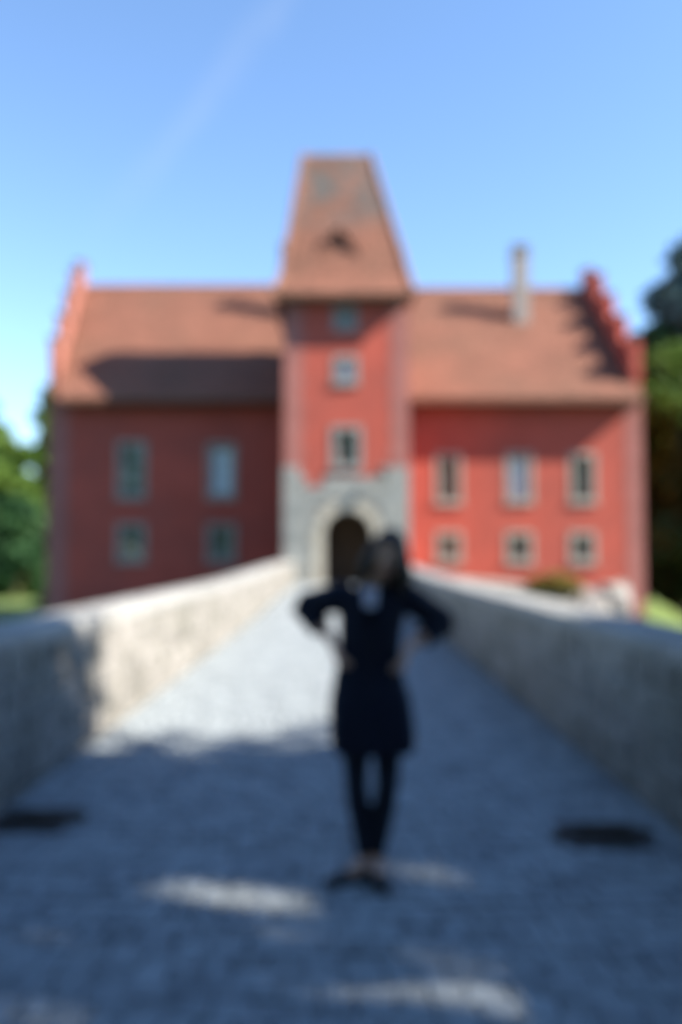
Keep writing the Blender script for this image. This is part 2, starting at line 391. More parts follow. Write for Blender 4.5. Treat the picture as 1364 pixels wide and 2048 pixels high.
# front of the gate storey round the archway
ap = [(GX0, .1)] + [(GC + GR * math.cos(math.pi - math.pi * k / 20), GZ + GR * math.sin(math.pi * k / 20)) for k in range(21)] + [(GX1, .1)]
gf = MB()
gf.face([(TX0, YT, -1.6), (GX0, YT, -1.6), (GX0, YT, 4.45), (TX0, YT, 4.45)]); gf.face([(GX1, YT, -1.6), (TX1, YT, -1.6), (TX1, YT, 4.45), (GX1, YT, 4.45)])
for k in range(1, len(ap) - 2):
    (a, b), (c, d) = ap[k], ap[k + 1]; gf.face([(a, YT, b), (c, YT, d), (c, YT, 4.45), (a, YT, 4.45)])
gf.face([(GX0, YT, -1.6), (GX1, YT, -1.6), (GX1, YT, .22), (GX0, YT, .22)])
for k in range(len(ap) - 1):
    (a, b), (c, d) = ap[k], ap[k + 1]; gf.face([(a, YT, b), (a, YT + 2.4, b), (c, YT + 2.4, d), (c, YT, d)])
gf.build('gate_storey', M['plinth'], castle, fix=False)
MB().box((GX0 - .2, YT, .12), (GX1 + .2, YT + 2.4, .235)).build('threshold', M['ashlar'], castle)
door = MB().box((GX0 - .05, YT + 2.42, .1), (GX1 + .05, YT + 2.5, 3.7)).build('gate_door', M['wood'], castle)
for k in range(9):
    xx = GX0 + .02 + k * .245; MB().box((xx, YT + 2.385, .24), (xx + .225, YT + 2.415, 3.66)).build('plank', M['wood'], door)
# voussoirs and jamb stones
for k in range(13):
    a0, a1 = math.pi * k / 13 + .008, math.pi * (k + 1) / 13 - .008; r0, r1 = GR + .0, GR + .44 + (.14 if k == 6 else 0)
    q = [(GC + r * math.cos(a), YT - .09, GZ + r * math.sin(a)) for r, a in ((r0, a0), (r1, a0), (r1, a1), (r0, a1))]
    MB().prism(q, (0, .1, 0)).build('voussoir', M['voussoir'], castle)
for sx in (-1, 1):
    z = .24; k = 0
    while z < GZ - .1:
        h = min(.44, GZ - z); wd = .42 if k % 2 else .56; xa = GC + sx * GR; xb = xa + sx * wd
        MB().box((min(xa, xb), YT - .085, z + .008), (max(xa, xb), YT + .01, z + h - .008)).build('jamb_stone', M['voussoir'], castle); z += h; k += 1
# ashlar facing with the ragged top edge
z = .0; row = 0
tops = lambda x: 5.4 if x < -1.75 else (4.75 if x < -.75 else (5.3 if x < 1.5 else (4.9 if x < 2.1 else 5.35)))
while z < 5.2:
    h = .46; x = TX0 - .03 + (.0 if row % 2 else -.3)
    while x < TX1 + .03:
        wd = random.uniform(.6, .85); xa, xb = max(x, TX0 - .03), min(x + wd, TX1 + .03)
        if TX1 + .03 - xb < .22: xb = TX1 + .03; wd = xb - x + .01
        cx, cz = (xa + xb) / 2, z + h / 2
        rr = GR + .44; inside = False
        za = z
        # trim against the arch surround
        if cz < GZ + .1:
            if xa < GC + GR + .58 and xb > GC - GR - .58:
                if cx < GC: xb = min(xb, GC - GR - .58)
                else: xa = max(xa, GC + GR + .58)
        else:
            dx = min(abs(xa - GC), abs(xb - GC)) if (xa - GC) * (xb - GC) > 0 else 0
            if math.hypot(dx, z + .0 - GZ) < rr + .05:
                need = math.sqrt(max(0, (rr + .03) ** 2 - dx * dx)) + GZ
                if need > z + h - .12:
                    lim = math.sqrt(max(0, (rr + .03) ** 2 - max(0, z - GZ) ** 2))
                    if cx < GC: xb = min(xb, GC - lim)
                    else: xa = max(xa, GC + lim)
                else: za = need
        if xb - xa > .12 and z + h * .6 < tops((xa + xb) / 2) and z + h - za > .1:
            MB().box((xa + .007, YT - .05 - random.uniform(0, .012), za + .007), (xb - .007, YT + .01, z + h - .007)).build('ashlar_block', M['ashlar'], castle)
        x += wd
    z += h; row += 1
# iron lantern bracket beside the gate window
ln = MB(); ln.tube([(1.86, YT, 5.35), (1.86, YT - .42, 5.42), (1.86, YT - .5, 5.3)], .025, 6); ln.box((1.75, YT - .6, 4.92), (1.97, YT - .4, 5.24)); ln.prism([(1.72, YT - .63, 5.25), (2.0, YT - .63, 5.25), (1.86, YT - .63, 5.4)], (0, .26, 0))
ln.build('wall_lantern', M['iron'], castle)
# corner quoins
def quoins(xc, y, z0, z1, sgn):
    z = z0; k = 0
    while z < z1 - .1:
        h = min(.52, z1 - z); wd = .86 if k % 2 else .76; xa, xb = (xc, xc + sgn * wd)
        MB().box((min(xa, xb) - (.014 if sgn > 0 else 0), y - .016, z + .006), (max(xa, xb) + (.014 if sgn < 0 else 0), y + .3, z + h - .006)).build('quoin', M['quoin'], castle); z += h; k += 1
quoins(-14.45, YW, -1.5, 9.3, 1); quoins(15.05, YW, -1.5, 9.3, -1); quoins(TX0, YT, 5.45, 13.0, 1); quoins(TX1, YT, 5.45, 13.0, -1)
# cornices
MB().box((TX0 - .09, YT - .09, 13.0), (TX1 + .09, TY1 + .09, 13.3)).build('cornice', M['quoin'], castle)

def tiles(mb, bl, br, tr, tl, tw_=.19, exp=.155, lift=.03):
    bl, br, tr, tl = map(Vector, (bl, br, tr, tl)); H = ((tl - bl).length + (tr - br).length) / 2; nr = int(H / exp)
    n = (br - bl).cross(tl - bl).normalized(); e = exp * 1.08 / H
    for j in range(nr):
        v0, v1 = j / nr, min(1, j / nr + e); l0, r0 = bl.lerp(tl, v0), br.lerp(tr, v0); l1, r1 = bl.lerp(tl, v1), br.lerp(tr, v1)
        wd = (r0 - l0).length; nc = max(1, int(wd / tw_)); off = .5 * (j % 2)
        for i in range(-1, nc + 1):
            u0, u1 = max(0, (i + off) / nc), min(1, (i + off + .94) / nc)
            if u1 <= u0: continue
            lf = lift * random.uniform(.8, 1.3); um = (u0 + u1) / 2
            a, b = l0.lerp(r0, u0) + n * lf, l0.lerp(r0, u1) + n * lf; c, d = l1.lerp(r1, u1) + n * .006, l1.lerp(r1, u0) + n * .006
            nose = l0.lerp(r0, um) + n * lf - (tl - bl).normalized() * .03
            col = random.random()
            mb.add([a, nose, b, c, d, a - n * .02, nose - n * .02, b - n * .02], [(0, 1, 2, 3, 4), (5, 6, 1, 0), (6, 7, 2, 1)], col)
# main roofs
def shx(x, y, k): return x + k * (y - YW)
def wing_roof(x0, x1, k0, k1, yr, zr, ze, rx0, rx1):
    yf = YW - .95; zf = ze; yb = 2 * yr - yf
    bl, br = (shx(x0, yf, k0), yf, zf), (shx(x1, yf, k1), yf, zf); tl, tr = (rx0, yr, zr), (rx1, yr, zr)
    fl, fr = (shx(x0, yb, k0), yb, zf), (shx(x1, yb, k1), yb, zf)
    r = MB(); r.face([bl, br, tr, tl]); r.face([fr, fl, tl, tr]); 
    th = .16; dn = lambda p: (p[0], p[1], p[2] - th)
    r.face([dn(bl), dn(br), br, bl]); r.face([dn(bl), dn(br), (br[0], YW + .1, zf - th), (bl[0], YW + .1, zf - th)])
    ro = r.build('roof', M['ridge'], castle, fix=False)
    t = MB(); mid = .09
    ml, mr = Vector(bl).lerp(Vector(tl), mid), Vector(br).lerp(Vector(tr), mid)
    tiles(t, bl, br, tr, tl)
    t.build('roof_tiling', M['tile_a'], ro, attr=True, fix=False, kind='stuff')
    rg = MB(); n = int(abs(rx1 - rx0) / .4)
    for i in range(n):
        a = rx0 + (rx1 - rx0) * i / n; b = rx0 + (rx1 - rx0) * (i + 1) / n + .03; rg.tube([(a, yr, zr + .0), (b, yr, zr - .02)], [.14, .12], 8)
    rg.build('ridge_tiling', M['ridge'], ro, kind='stuff')
    MB().box((min(bl[0], br[0]), yf - .02, zf - .24), (max(bl[0], br[0]), yf + .1, zf - .165)).build('eaves_board', M['wood'], ro)
    return ro
ZE = 9.27
roofL = wing_roof(-14.18, -1.5, -.165, 0, 51, 17.9, ZE, -15.5, -1.5)
roofR = wing_roof(1.5, 14.85, 0, -.03, 51, 17.7, ZE, 1.5, 14.5)
# stepped gables
CAPS = []
def gable(xb, k, label, zr):
    slope = (zr - ZE) / (51 - YW + .95)
    rl = lambda y: ZE + slope * (min(y, 102 - y) - (YW - .95))
    T = .42; sg = -1 if xb < 0 else 1
    X = lambda y: xb + k * (y - YW)
    g_ = MB(); Ys = [YW] + [YW + .05 + i * (102 - 2 * YW - .1) / 12 for i in range(13)] + [102 - YW]
    poly = [(YW + .0, -1.6), (YW, rl(YW) + 1.25), (51, rl(51) + 1.15), (102 - YW, rl(YW) + 1.25), (102 - YW, -1.6)]
    vs = [(X(y), y, z) for y, z in poly] + [(X(y) + sg * T, y, z) for y, z in poly]; n = 5
    go = g_.add(vs, [(0, 1, 2, 3, 4), (9, 8, 7, 6, 5)] + [(i, i + n, (i + 1) % n + n, (i + 1) % n) for i in range(n)]).build('gable', M['gable_plaster'] if xb < 0 else M['red'], castle)
    def merlon(y0, y1, zt):
        q = []
        for y, z in ((y0, rl(y0) + .45), (y0, zt - .16), ((y0 + y1) / 2, zt), (y1, zt - .16), (y1, rl(y1) + .45)): q.append((y, z))
        vs = [(X(y) - sg * .03, y, z) for y, z in q] + [(X(y) + sg * (T + .03), y, z) for y, z in q]
        mo = MB().add(vs, [(0, 1, 2, 3, 4), (9, 8, 7, 6, 5)] + [(i, i + n, (i + 1) % n + n, (i + 1) % n) for i in range(n)]).build('merlon', M['gable_plaster'] if xb < 0 else M['red'], go)
        ym = (y0 + y1) / 2
        for ya, za, yb_, zb in ((y0 - .05, zt - .17, ym, zt + .015), (ym, zt + .015, y1 + .05, zt - .17)):
            A = [(X(ym) - sg * .09, ya, za), (X(ym) + sg * (T + .09), ya, za), (X(ym) + sg * (T + .09), yb_, zb), (X(ym) - sg * .09, yb_, zb)]
            CAPS.append((go, A))
    for yc in (42.85, 44.9, 46.95, 49.0):
        for yy in (yc, 102 - yc):
            y0, y1 = yy - .62, yy + .62
            merlon(y0, y1, max(rl(y0), rl(y1)) + 1.45)
    merlon(50.4, 51.6, rl(51) + (1.45 if xb < 0 else 1.2))
gable(-14.22, -.165, '', 17.9); gable(14.63, .02, '', 17.7)
for go, A in CAPS: MB().prism(A, (0, 0, .07)).build('merlon_cap', M['captile'], go)
# rear and court side walls so the house stands from other sides too
MB().box((-17.3, 59.4, -1.6), (15.0, 59.65, 9.6)).build('rear_wall', M['red'], castle)
# chimney standing in the right roof
ch = MB(); ch.box((9.83, 47.5, 13.2), (10.68, 48.35, 18.75)); 
cho = ch.build('chimney', M['chim'], roofR)
MB().box((9.76, 47.43, 18.75), (10.75, 48.42, 18.9)).build('chimney_cap', M['chim'], roofR)
cc = MB(); cc.box((9.88, 47.55, 18.9), (10.0, 48.3, 19.15)); cc.box((10.5, 47.55, 18.9), (10.63, 48.3, 19.15)); cc.box((9.8, 47.5, 19.15), (10.71, 48.36, 19.22)); cc.build('chimney_hood', M['chim'], roofR)
MB().box((-3.42, 47.6, 13.0), (-2.6, 48.45, 19.2)).build('chimney', M['chim'], roofL); MB().box((-3.49, 47.53, 19.2), (-2.53, 48.52, 19.4)).build('chimney_cap', M['chim'], roofL)
# tower roof
E = dict(x0=-3.0, x1=3.27, y0=37.3, y1=44.45, z=13.22); F1 = dict(x0=-2.70, x1=3.05, y0=38.15, y1=43.9, z=14.35); TP = dict(x0=-1.84, x1=1.42, y0=40.35, y1=41.7, z=21.0)
def ringc(d): return [(d['x0'], d['y0'], d['z']), (d['x1'], d['y0'], d['z']), (d['x1'], d['y1'], d['z']), (d['x0'], d['y1'], d['z'])]
e, f1, tp = ringc(E), ringc(F1), ringc(TP)
tr_ = MB()
for i in range(4):
    j = (i + 1) % 4; tr_.face([e[i], e[j], f1[j], f1[i]]); tr_.face([f1[i], f1[j], tp[j], tp[i]])
tr_.face(tp); dn = [(x, y, z - .12) for x, y, z in e]; tr_.face(dn[::-1])
for i in range(4): tr_.face([dn[i], dn[(i + 1) % 4], e[(i + 1) % 4], e[i]])
troof = tr_.build('tower_roof', M['ridge'], castle, fix=False)
tt = MB()
for i in range(4):
    j = (i + 1) % 4; tiles(tt, e[i], e[j], f1[j], f1[i]); tiles(tt, f1[i], f1[j], tp[j], tp[i])
tt.build('roof_tiling', M['tile_t'], troof, attr=True, fix=False, kind='stuff')
hp = MB()
for i in range(4): hp.tube([e[i], f1[i], tp[i]], [.13, .12, .11], 8)
hp.tube([(TP['x0'], 41, 21.0), (TP['x1'], 41, 21.0)], .16, 8); hp.build('hip_tiling', M['ridge'], troof, kind='stuff')
MB().box((E['x0'] - .03, E['y0'] - .03, 13.0), (E['x1'] + .03, E['y0'] + .05, 13.12)).build('eaves_board', M['wood'], troof)
# dormers on the tower roof
def dormer(cx, yf, z0, w_, h, dirx=0):
    # front face towards -y when dirx==0, towards dirx otherwise
    P = (lambda a, b, z: (cx + a, yf + b, z)) if not dirx else (lambda a, b, z: (yf - dirx * b, cx + a, z))
    d_ = 1.9; mb = MB()
    L1, R1, TOPp = P(-w_, 0, z0), P(w_, 0, z0), P(0, 0, z0 + h)
    Lb, Rb, Tb = P(-w_, d_ * .2, z0 + .05), P(w_, d_ * .2, z0 + .05), P(0, d_, z0 + h)
    o_ = .16
    a = [P(-w_ - o_, -o_, z0 - .13), P(0, -o_, z0 + h + .05), P(0, d_, z0 + h + .05), P(-w_ - o_, d_ * .5, z0 - .13)]
    b = [P(w_ + o_, -o_, z0 - .13), P(0, -o_, z0 + h + .05), P(0, d_, z0 + h + .05), P(w_ + o_, d_ * .5, z0 - .13)]
    for q in (a, b): mb.face(q); mb.face([(x, y, z - .09) for x, y, z in q]); mb.face([q[0], q[1], (q[1][0], q[1][1], q[1][2] - .09), (q[0][0], q[0][1], q[0][2] - .09)])
    dm = mb.build('dormer', M['ridge'], troof, fix=False)
    t = MB(); tiles(t, a[0], a[3], a[2], a[1]); tiles(t, b[3], b[0], b[1], b[2])
    MB().face([P(-w_ * .8, .18, z0 + .0), P(w_ * .8, .18, z0), P(0, .18, z0 + h * .86)]).build('dormer_opening', M['wood'], troof, fix=False)
    return dm
dormer(-.12, 38.55, 15.55, .78, 1.15); dormer(41.0, -2.75, 15.5, .75, 1.1, -1); dormer(41.0, 2.95, 15.5, .75, 1.1, 1)

# ------------------------------------------------------------------ rocks at the castle's foot
def rock(x, y, z, sx, sy, sz, label, seed):
    bm = bmesh.new(); bmesh.ops.create_icosphere(bm, subdivisions=3, radius=1)
    for v in bm.verts:
        p = v.co.copy(); d = 1 + .30 * mnoise.noise(p * 1.3 + Vector((seed, 0, 0))) + .12 * mnoise.noise(p * 3.1 + Vector((0, seed, 0)))
        q = p * d; q.x = math.copysign(abs(q.x) ** .8, q.x); v.co = Vector((q.x * sx, q.y * sy, q.z * sz))
    me = bpy.data.meshes.new('rock'); bm.to_mesh(me); bm.free()
    o = link('rock', me, M['rock']); o.location = (x, y, z); tag(o, label, 'rock', 'rocks at the foot of the right wing'); return o
rw = empty('retaining_wall', (3.2, 41.1, 0), 'pale rubble wall sloping down to the right at the foot of the right wing', 'retaining wall')
tp_ = lambda x: .62 - (x - 3.2) * .085 + .05 * mnoise.noise(Vector((x, 0, 3)))
wm = MB(); 
for i in range(20):
    a_, b_ = 3.2 + 10.2 * i / 20, 3.2 + 10.2 * (i + 1) / 20
    wm.add([(x - 3.2, dy, z) for x in (a_, b_) for dy, z in ((0, -2.2), (0, tp_(x)), (.8, tp_(x) + .05), (.8, -2.2))], [(0, 1, 5, 4), (1, 2, 6, 5), (2, 3, 7, 6)])
wm.face([(10.2, 0, -2.2), (10.2, 0, tp_(13.4)), (10.2, .8, tp_(13.4)), (10.2, .8, -2.2)]); wm.build('wall_core', M['mortar'], rw)
st = []; r = random.Random(8); rot = Matrix(((1, 0, 0), (0, 0, -1), (0, 1, 0)))
for row in range(8):
    x = 3.2
    while x < 13.2:
        L_ = min(r.uniform(.25, .7), 13.4 - x); zt = tp_(x + L_ / 2) - .02 - row * .27
        st.append(((x + L_ / 2, 41.1, zt - .13), (L_ * .92, .24, r.uniform(.03, .08)), rot)); x += L_
pieces(st, 'stone', 'stonework', M['wstone'], M['wstone'], rw, 300, lambda a: 0)
rock(13.0, 40.7, -.75, .85, .9, 1.0, 'bright upright rock near the right corner of the castle', 5)
rock(11.9, 40.3, -.9, .8, .7, .7, 'small rock left of the bright upright rock', 6)

# ------------------------------------------------------------------ vegetation
def leafmat(name, c, c2, trans=.35):
    return mat(name, c, .3, .8, .65, rnd=.35, attr=True, second=c2, sscale=.35, smix=(.45, .65), spec=.25, trans=trans)
M['leaf'] = leafmat('broad_leaves', (.09, .17, .03), (.13, .20, .035)); M['leaf_y'] = leafmat('yellow_green_leaves', (.10, .17, .028), (.07, .14, .025)); M['leaf_d'] = leafmat('dark_leaves', (.028, .085, .03), (.05, .115, .035), .25)
M['needle'] = leafmat('blue_green_needles', (.09, .15, .15), (.06, .12, .12), .15)
M['moss'] = leafmat('mossy_leaves', (.20, .17, .035), (.14, .15, .03))
def leaves(blobs, n, size, rs, shell=.55):
    """n leaf clumps inside a union of ellipsoids (cx,cy,cz,rx,ry,rz), denser towards the outside, lumpy"""
    B = np.array(blobs); vol = (B[:, 3] * B[:, 4] * B[:, 5]) ** .75; pick = rs.choice(len(B), n, p=vol / vol.sum())
    d = rs.normal(size=(n, 3)); d /= np.linalg.norm(d, axis=1)[:, None]; r = shell + (1 - shell) * rs.rand(n) ** .8
    lump = 1 + .22 * np.sin(d[:, 0] * 5 + pick) * np.sin(d[:, 1] * 6 + pick * 2) + .16 * np.sin(d[:, 2] * 9 + pick * 3) + rs.normal(size=n) * .05
    c = B[pick, :3] + d * (r * lump)[:, None] * B[pick, 3:]
    a = rs.normal(size=(n, 3)); a /= np.linalg.norm(a, axis=1)[:, None]; b = np.cross(a, rs.normal(size=(n, 3))); b /= np.linalg.norm(b, axis=1)[:, None]
    s = size * (.6 + .8 * rs.rand(n))[:, None]; a *= s; b *= s * .6
    k = np.cross(a, b); k /= np.linalg.norm(k, axis=1)[:, None]; k *= s * .2
    v = np.stack([c - a, c - b * 1 + k, c + a, c + b + k], 1).reshape(-1, 3)
    f = np.arange(n * 4).reshape(-1, 4)
    return v, f, rs.rand(n)
def leafmesh(name, v, f, rnd):
    me = bpy.data.meshes.new(name); me.vertices.add(len(v)); me.vertices.foreach_set('co', v.ravel())
    me.loops.add(f.size); me.loops.foreach_set('vertex_index', f.ravel()); me.polygons.add(len(f))
    me.polygons.foreach_set('loop_start', np.arange(0, f.size, 4)); me.polygons.foreach_set('loop_total', np.full(len(f), 4))
    a = me.attributes.new('rnd', 'FLOAT', 'FACE'); a.data.foreach_set('value', rnd.astype(np.float32)); me.update(calc_edges=True); return me
def tree(name, loc, h, cr_, cz, n, size, m, label, cat='tree', group=None, seed=0, nb=16, flat=1.0, low=.25, gaps=None):
    rs = np.random.RandomState(seed); rnd = random.Random(seed)
    t = empty(name, loc, label, cat, group)
    tk = MB(); tr0 = max(.12, h * .018); lean = rnd.uniform(-.4, .4)
    tk.tube([(0, 0, -.6), (0.02, 0, h * .1), (lean * .4, .1, h * .35), (lean, .0, h * .62), (lean * .7, .1, h * .9)], [tr0 * 1.5, tr0, tr0 * .8, tr0 * .5, tr0 * .12], 10)
    blobs = []
    for i in range(nb):
        a = i * 2.4 + rnd.uniform(-.4, .4); u = (i + .5) / nb; zz = h * (low + (1 - low) * u ** .9); env = math.sin(math.pi * min(1, .12 + .88 * (1 - (zz / h - low) / (1 - low)) ** .9) * .5) if True else 1
        env = max(.12, env) * (1 if u > .2 else .8); rr = cr_ * env * rnd.uniform(.45, .8); br = cr_ * rnd.uniform(.30, .46) * (.65 + .35 * env)
        c = (rr * math.cos(a), rr * math.sin(a) * flat, min(zz, h - br * .8)); blobs.append((*c, br, br * flat, br * rnd.uniform(.6, .85)))
        s0 = h * (low * .7 + .35 * u); tk.tube([(lean * s0 / h, 0, s0), (c[0] * .5, c[1] * .5, (s0 + c[2]) / 2 + .3), c], [tr0 * .35, tr0 * .22, tr0 * .06], 6)
    blobs.append((lean * .5, 0, h * .6, cr_ * .5, cr_ * .5 * flat, h * .22)); blobs.append((lean * .5, 0, h - cr_ * .35, cr_ * .33, cr_ * .33, cr_ * .33))
    tk.build('trunk', M['bark'], t, smooth=True)
    v, f, q = leaves(blobs, n, size, rs)
    if gaps is not None:      # openings in the crown where single sunbeams reach the road
        c = v.reshape(-1, 4, 3).mean(1) + np.array(loc); keep = np.ones(len(f), bool)
        for gx, gy, gr in gaps:
            d = c - np.array([gx, gy, 0]); sv = np.array(SUN); d -= (d @ sv)[:, None] * sv; keep &= (np.linalg.norm(d, axis=1) > gr)
        v = v.reshape(-1, 4, 3)[keep].reshape(-1, 3); q = q[keep]; f = np.arange(len(q) * 4).reshape(-1, 4)
    link('crown', leafmesh('crown', v, f, q), M[m], t)
    return t
def conifer(loc, h, r0, n, m, label, group=None, seed=0, size=.45):
    rs = np.random.RandomState(seed); t = empty('spruce_tree', loc, label, 'tree', group)
    MB().tube([(0, 0, -.6), (0, 0, h * .5), (0, 0, h * .98)], [h * .016, h * .009, .02], 8).build('trunk', M['bark'], t, smooth=True)
    nb = int(h * 6); per = n // nb; V = []
    for i in range(nb):
        u = .06 + .93 * i / nb; z = h * u; L_ = r0 * (1 - u) ** .85 * (.8 + .35 * rs.rand()) + .15; a = i * 2.399 + rs.rand() * .5
        k = max(4, int(per * (L_ / r0) * 2)); s_ = np.sort(rs.rand(k)) ; rad = .12 + L_ * s_
        c = np.stack([rad * np.cos(a), rad * np.sin(a), z - L_ * .32 * s_ ** 1.3 + .05], 1) + rs.normal(size=(k, 3)) * np.array([.16, .16, .07]) * (1 + L_ * .25 * (1 - s_))[:, None]; V.append(c)
    c = np.concatenate(V); n = len(c); a = rs.normal(size=(n, 3)) * [1, 1, .35]; a /= np.linalg.norm(a, axis=1)[:, None]; b = np.cross(a, rs.normal(size=(n, 3))); b /= np.linalg.norm(b, axis=1)[:, None]
    s = size * (.6 + .7 * rs.rand(n))[:, None]; a *= s; b *= s * .4
    v = np.stack([c - a, c - b, c + a, c + b - [0, 0, .08]], 1).reshape(-1, 3); link('crown', leafmesh('crown', v, np.arange(n * 4).reshape(-1, 4), rs.rand(n)), M[m], t); return t
def copytree(o, loc, rz, sc, label, group=None):
    c = o.copy(); COL.objects.link(c); c.location = loc; c.rotation_euler.z = rz; c.scale = (sc, sc, sc * random.uniform(.92, 1.08)); c['label'] = label
    if group: c['group'] = group
    for k in o.children:
        d = k.copy(); COL.objects.link(d); d.parent = c
    return c
tz = lambda x, y: terr(x, y)
# right of the castle
GR_ = 'trees right of the castle'; GL_ = 'trees left of the castle'
tree('pine_tree', (26.3, 61, tz(26.3, 61)), 27.5, 5.4, 0, 22000, .34, 'needle', 'tall blue green pine at the right edge, highest of the trees', group=GR_, seed=3, low=.35, nb=20)
tA = tree('broadleaf_tree', (22.6, 57, tz(22.6, 57)), 18.2, 4.9, 0, 17000, .30, 'leaf_y', 'sunlit yellow green tree just right of the stepped gable', group=GR_, seed=5, low=.5)
tB = tree('broadleaf_tree', (23.9, 52, tz(24.6, 52)), 14.0, 5.0, 0, 16000, .30, 'leaf_d', 'dark round tree below the pine at the right edge', group=GR_, seed=8, low=.06)
copytree(tB, (23.6, 62, tz(23.6, 62)), 2.5, 1.5, 'big rounded dark tree behind the sunlit yellow green tree', GR_)
tC = tree('broadleaf_tree', (21.2, 60, tz(21.2, 60)), 13.5, 4.6, 0, 13000, .30, 'leaf_d', 'dark bushy tree behind the right corner of the castle', group=GR_, seed=12, low=.06)
copytree(tA, (30, 66, tz(30, 66)), 1.0, 1.25, 'tall leafy tree far right behind the pine', GR_)
copytree(tB, (34, 60, tz(34, 60)), 2.0, 1.2, 'dark tree right of the pine beyond the frame edge', GR_)
# left of the castle
tD = tree('broadleaf_tree', (-29.8, 90, tz(-29.8, 90)), 21.8, 4.6, 0, 14000, .38, 'leaf', 'tall green tree against the left corner of the castle', group=GL_, seed=21)
tE = tree('broadleaf_tree', (-34.0, 84, tz(-34.0, 84)), 16.0, 6.2, 0, 22000, .36, 'leaf', 'sunlit green tree at the left edge above the lawn', group=GL_, seed=24, low=.05)
tF = tree('broadleaf_tree', (-30.5, 80, tz(-30.5, 80)), 9.5, 4.4, 0, 13000, .32, 'leaf_d', 'low bushy tree between the left edge and the castle', group=GL_, seed=27, low=.03)
copytree(tF, (-34.6, 79, tz(-34.6, 79)), 2.2, .9, 'dark shrubby tree at the left edge just above the lawn', GL_)
# the wood that closes the park, seen when the camera steps aside
k = 0
rr = random.Random(5)
BG = 'trees around the park'
words = ['broad', 'narrow', 'tall', 'low', 'dense', 'loose', 'rounded', 'spreading', 'leaning', 'dark', 'pale', 'old', 'young', 'ragged', 'full', 'sparse']
for x, y in ((-95, 96), (-82, 104), (-70, 92), (-60, 100), (-50, 94), (-43, 100), (-20, 110), (-8, 112), (5, 112), (18, 108), (38, 92), (46, 80), (56, 88), (66, 78), (78, 90), (92, 84)):
    src = (tB, tD, tE, tC)[k % 4]
    copytree(src, (x, y, tz(x, y)), rr.uniform(0, 6), rr.uniform(1.0, 1.35), f'{words[k]} tree in the wood behind the castle park', BG); k += 1
# right bank trees shade the bridge's near end; left pair added to block sky
shade = [((14.0, -1.0), 18, 6.3, 31), ((13.0, -10.5), 17, 6.3, 33), ((23.5, -3.6), 22, 6.8, 35), ((-14.5, -4.5), 19, 6.5, 37), ((-13, -15), 20, 6.5, 39)]
BEAMS = [(-.33, 3.90, .22), (.36, 4.2, .22), (.52, 3.16, .28), (-.16, 3.02, .26), (-.78, 3.98, .20), (-1.2, 3.38, .21), (-.26, 3.62, .165), (.12, 3.5, .165), (-1.02, 3.04, .21)]
for i, ((x, y), h, c, sd) in enumerate(shade):
    tree('lime_tree', (x, y, -.15), h, c, 0, 38000, .20, 'leaf', ['leafy lime tree on the bank nearest the bridge', 'leafy lime tree on the bank behind the photographer', 'tall lime tree farther back on the right bank', 'wide lime tree added left of the bridge end to block sky light', 'high lime tree added far left behind the photographer to block sky light'][i], group='lime trees on the near bank', seed=sd, nb=26, low=.2, gaps=BEAMS)
for i, (x, y) in enumerate(((-20, -18), (-11, -24), (-1, -26), (9, -25), (20, -20), (-29, -10), (31, -12))):  # added out of view to keep sky light off the facade
    copytree((tB, tE, tD)[i % 3], (x, y, -.15), i * 1.3, (1.6, 1.6, 1.1)[i % 3], ['round', 'wide', 'high', 'thick', 'green', 'bushy', 'broad'][i] + ' unseen tree added behind the photographer to block sky light', 'unseen trees added behind the photographer')
# mossy shrub on the rocks
ms = empty('mossy_shrub', (10.2, 40.75, -.15), 'low yellow green shrub growing on the sloping wall below the right wing', 'shrub')
MB().tube([(0, 0, -.4), (.05, 0, .3)], [.06, .02], 6).build('stem', M['bark'], ms)
v, f, q = leaves([(0, 0, .35, .9, .5, .5), (-.7, .1, .3, .6, .5, .35), (.8, 0, .25, .6, .4, .35)], 1600, .09, np.random.RandomState(4)); link('foliage', leafmesh('foliage', v, f, q), M['moss'], ms)

# ------------------------------------------------------------------ drain grates with leaf litter
def drain(x, y, label, seed):
    rs = np.random.RandomState(seed); z0 = deck_z(y) + .004
    t = empty('drain_grate', (x, y, z0), label, 'drain grate', 'drain grates beside the parapets')
    fr = MB()
    for q in (((-.22, -.2, 0), (.22, -.17, .022)), ((-.22, .17, 0), (.22, .2, .022)), ((-.22, -.169, 0), (-.19, .169, .022)), ((.19, -.169, 0), (.22, .169, .022))): fr.box(*q)
    fr.build('grate_frame', M['iron'], t)
    MB().box((-.19, -.17, .0), (.19, .17, .008)).build('drain_well', M['litter'], t)
    for k in range(7): MB().box((-.175 + k * .052, -.168, .009), (-.151 + k * .052, .168, .021)).build('bar', M['iron'], t)
    n = 900; r = np.sqrt(rs.rand(n)); a = rs.rand(n) * 6.283
    c = np.stack([.27 * r * np.cos(a) + .05 * np.sin(3 * a), .2 * r * np.sin(a) , .012 + .035 * (1 - r) * rs.rand(n)], 1)
    u = rs.normal(size=(n, 3)) * [1, 1, .3]; u /= np.linalg.norm(u, axis=1)[:, None]; b = np.cross(u, [0, 0, 1]); u *= .022; b *= .014
    link('leaf_litter', leafmesh('leaf_litter', np.stack([c - u, c - b, c + u, c + b], 1).reshape(-1, 3), np.arange(n * 4).reshape(-1, 4), rs.rand(n)), M['litter'], t, kind='stuff')
drain(1.43, 4.74, 'dark iron drain grate with leaf litter beside the right parapet', 1)
drain(-1.78, 5.0, 'dark iron drain grate with leaf litter beside the left parapet', 2)

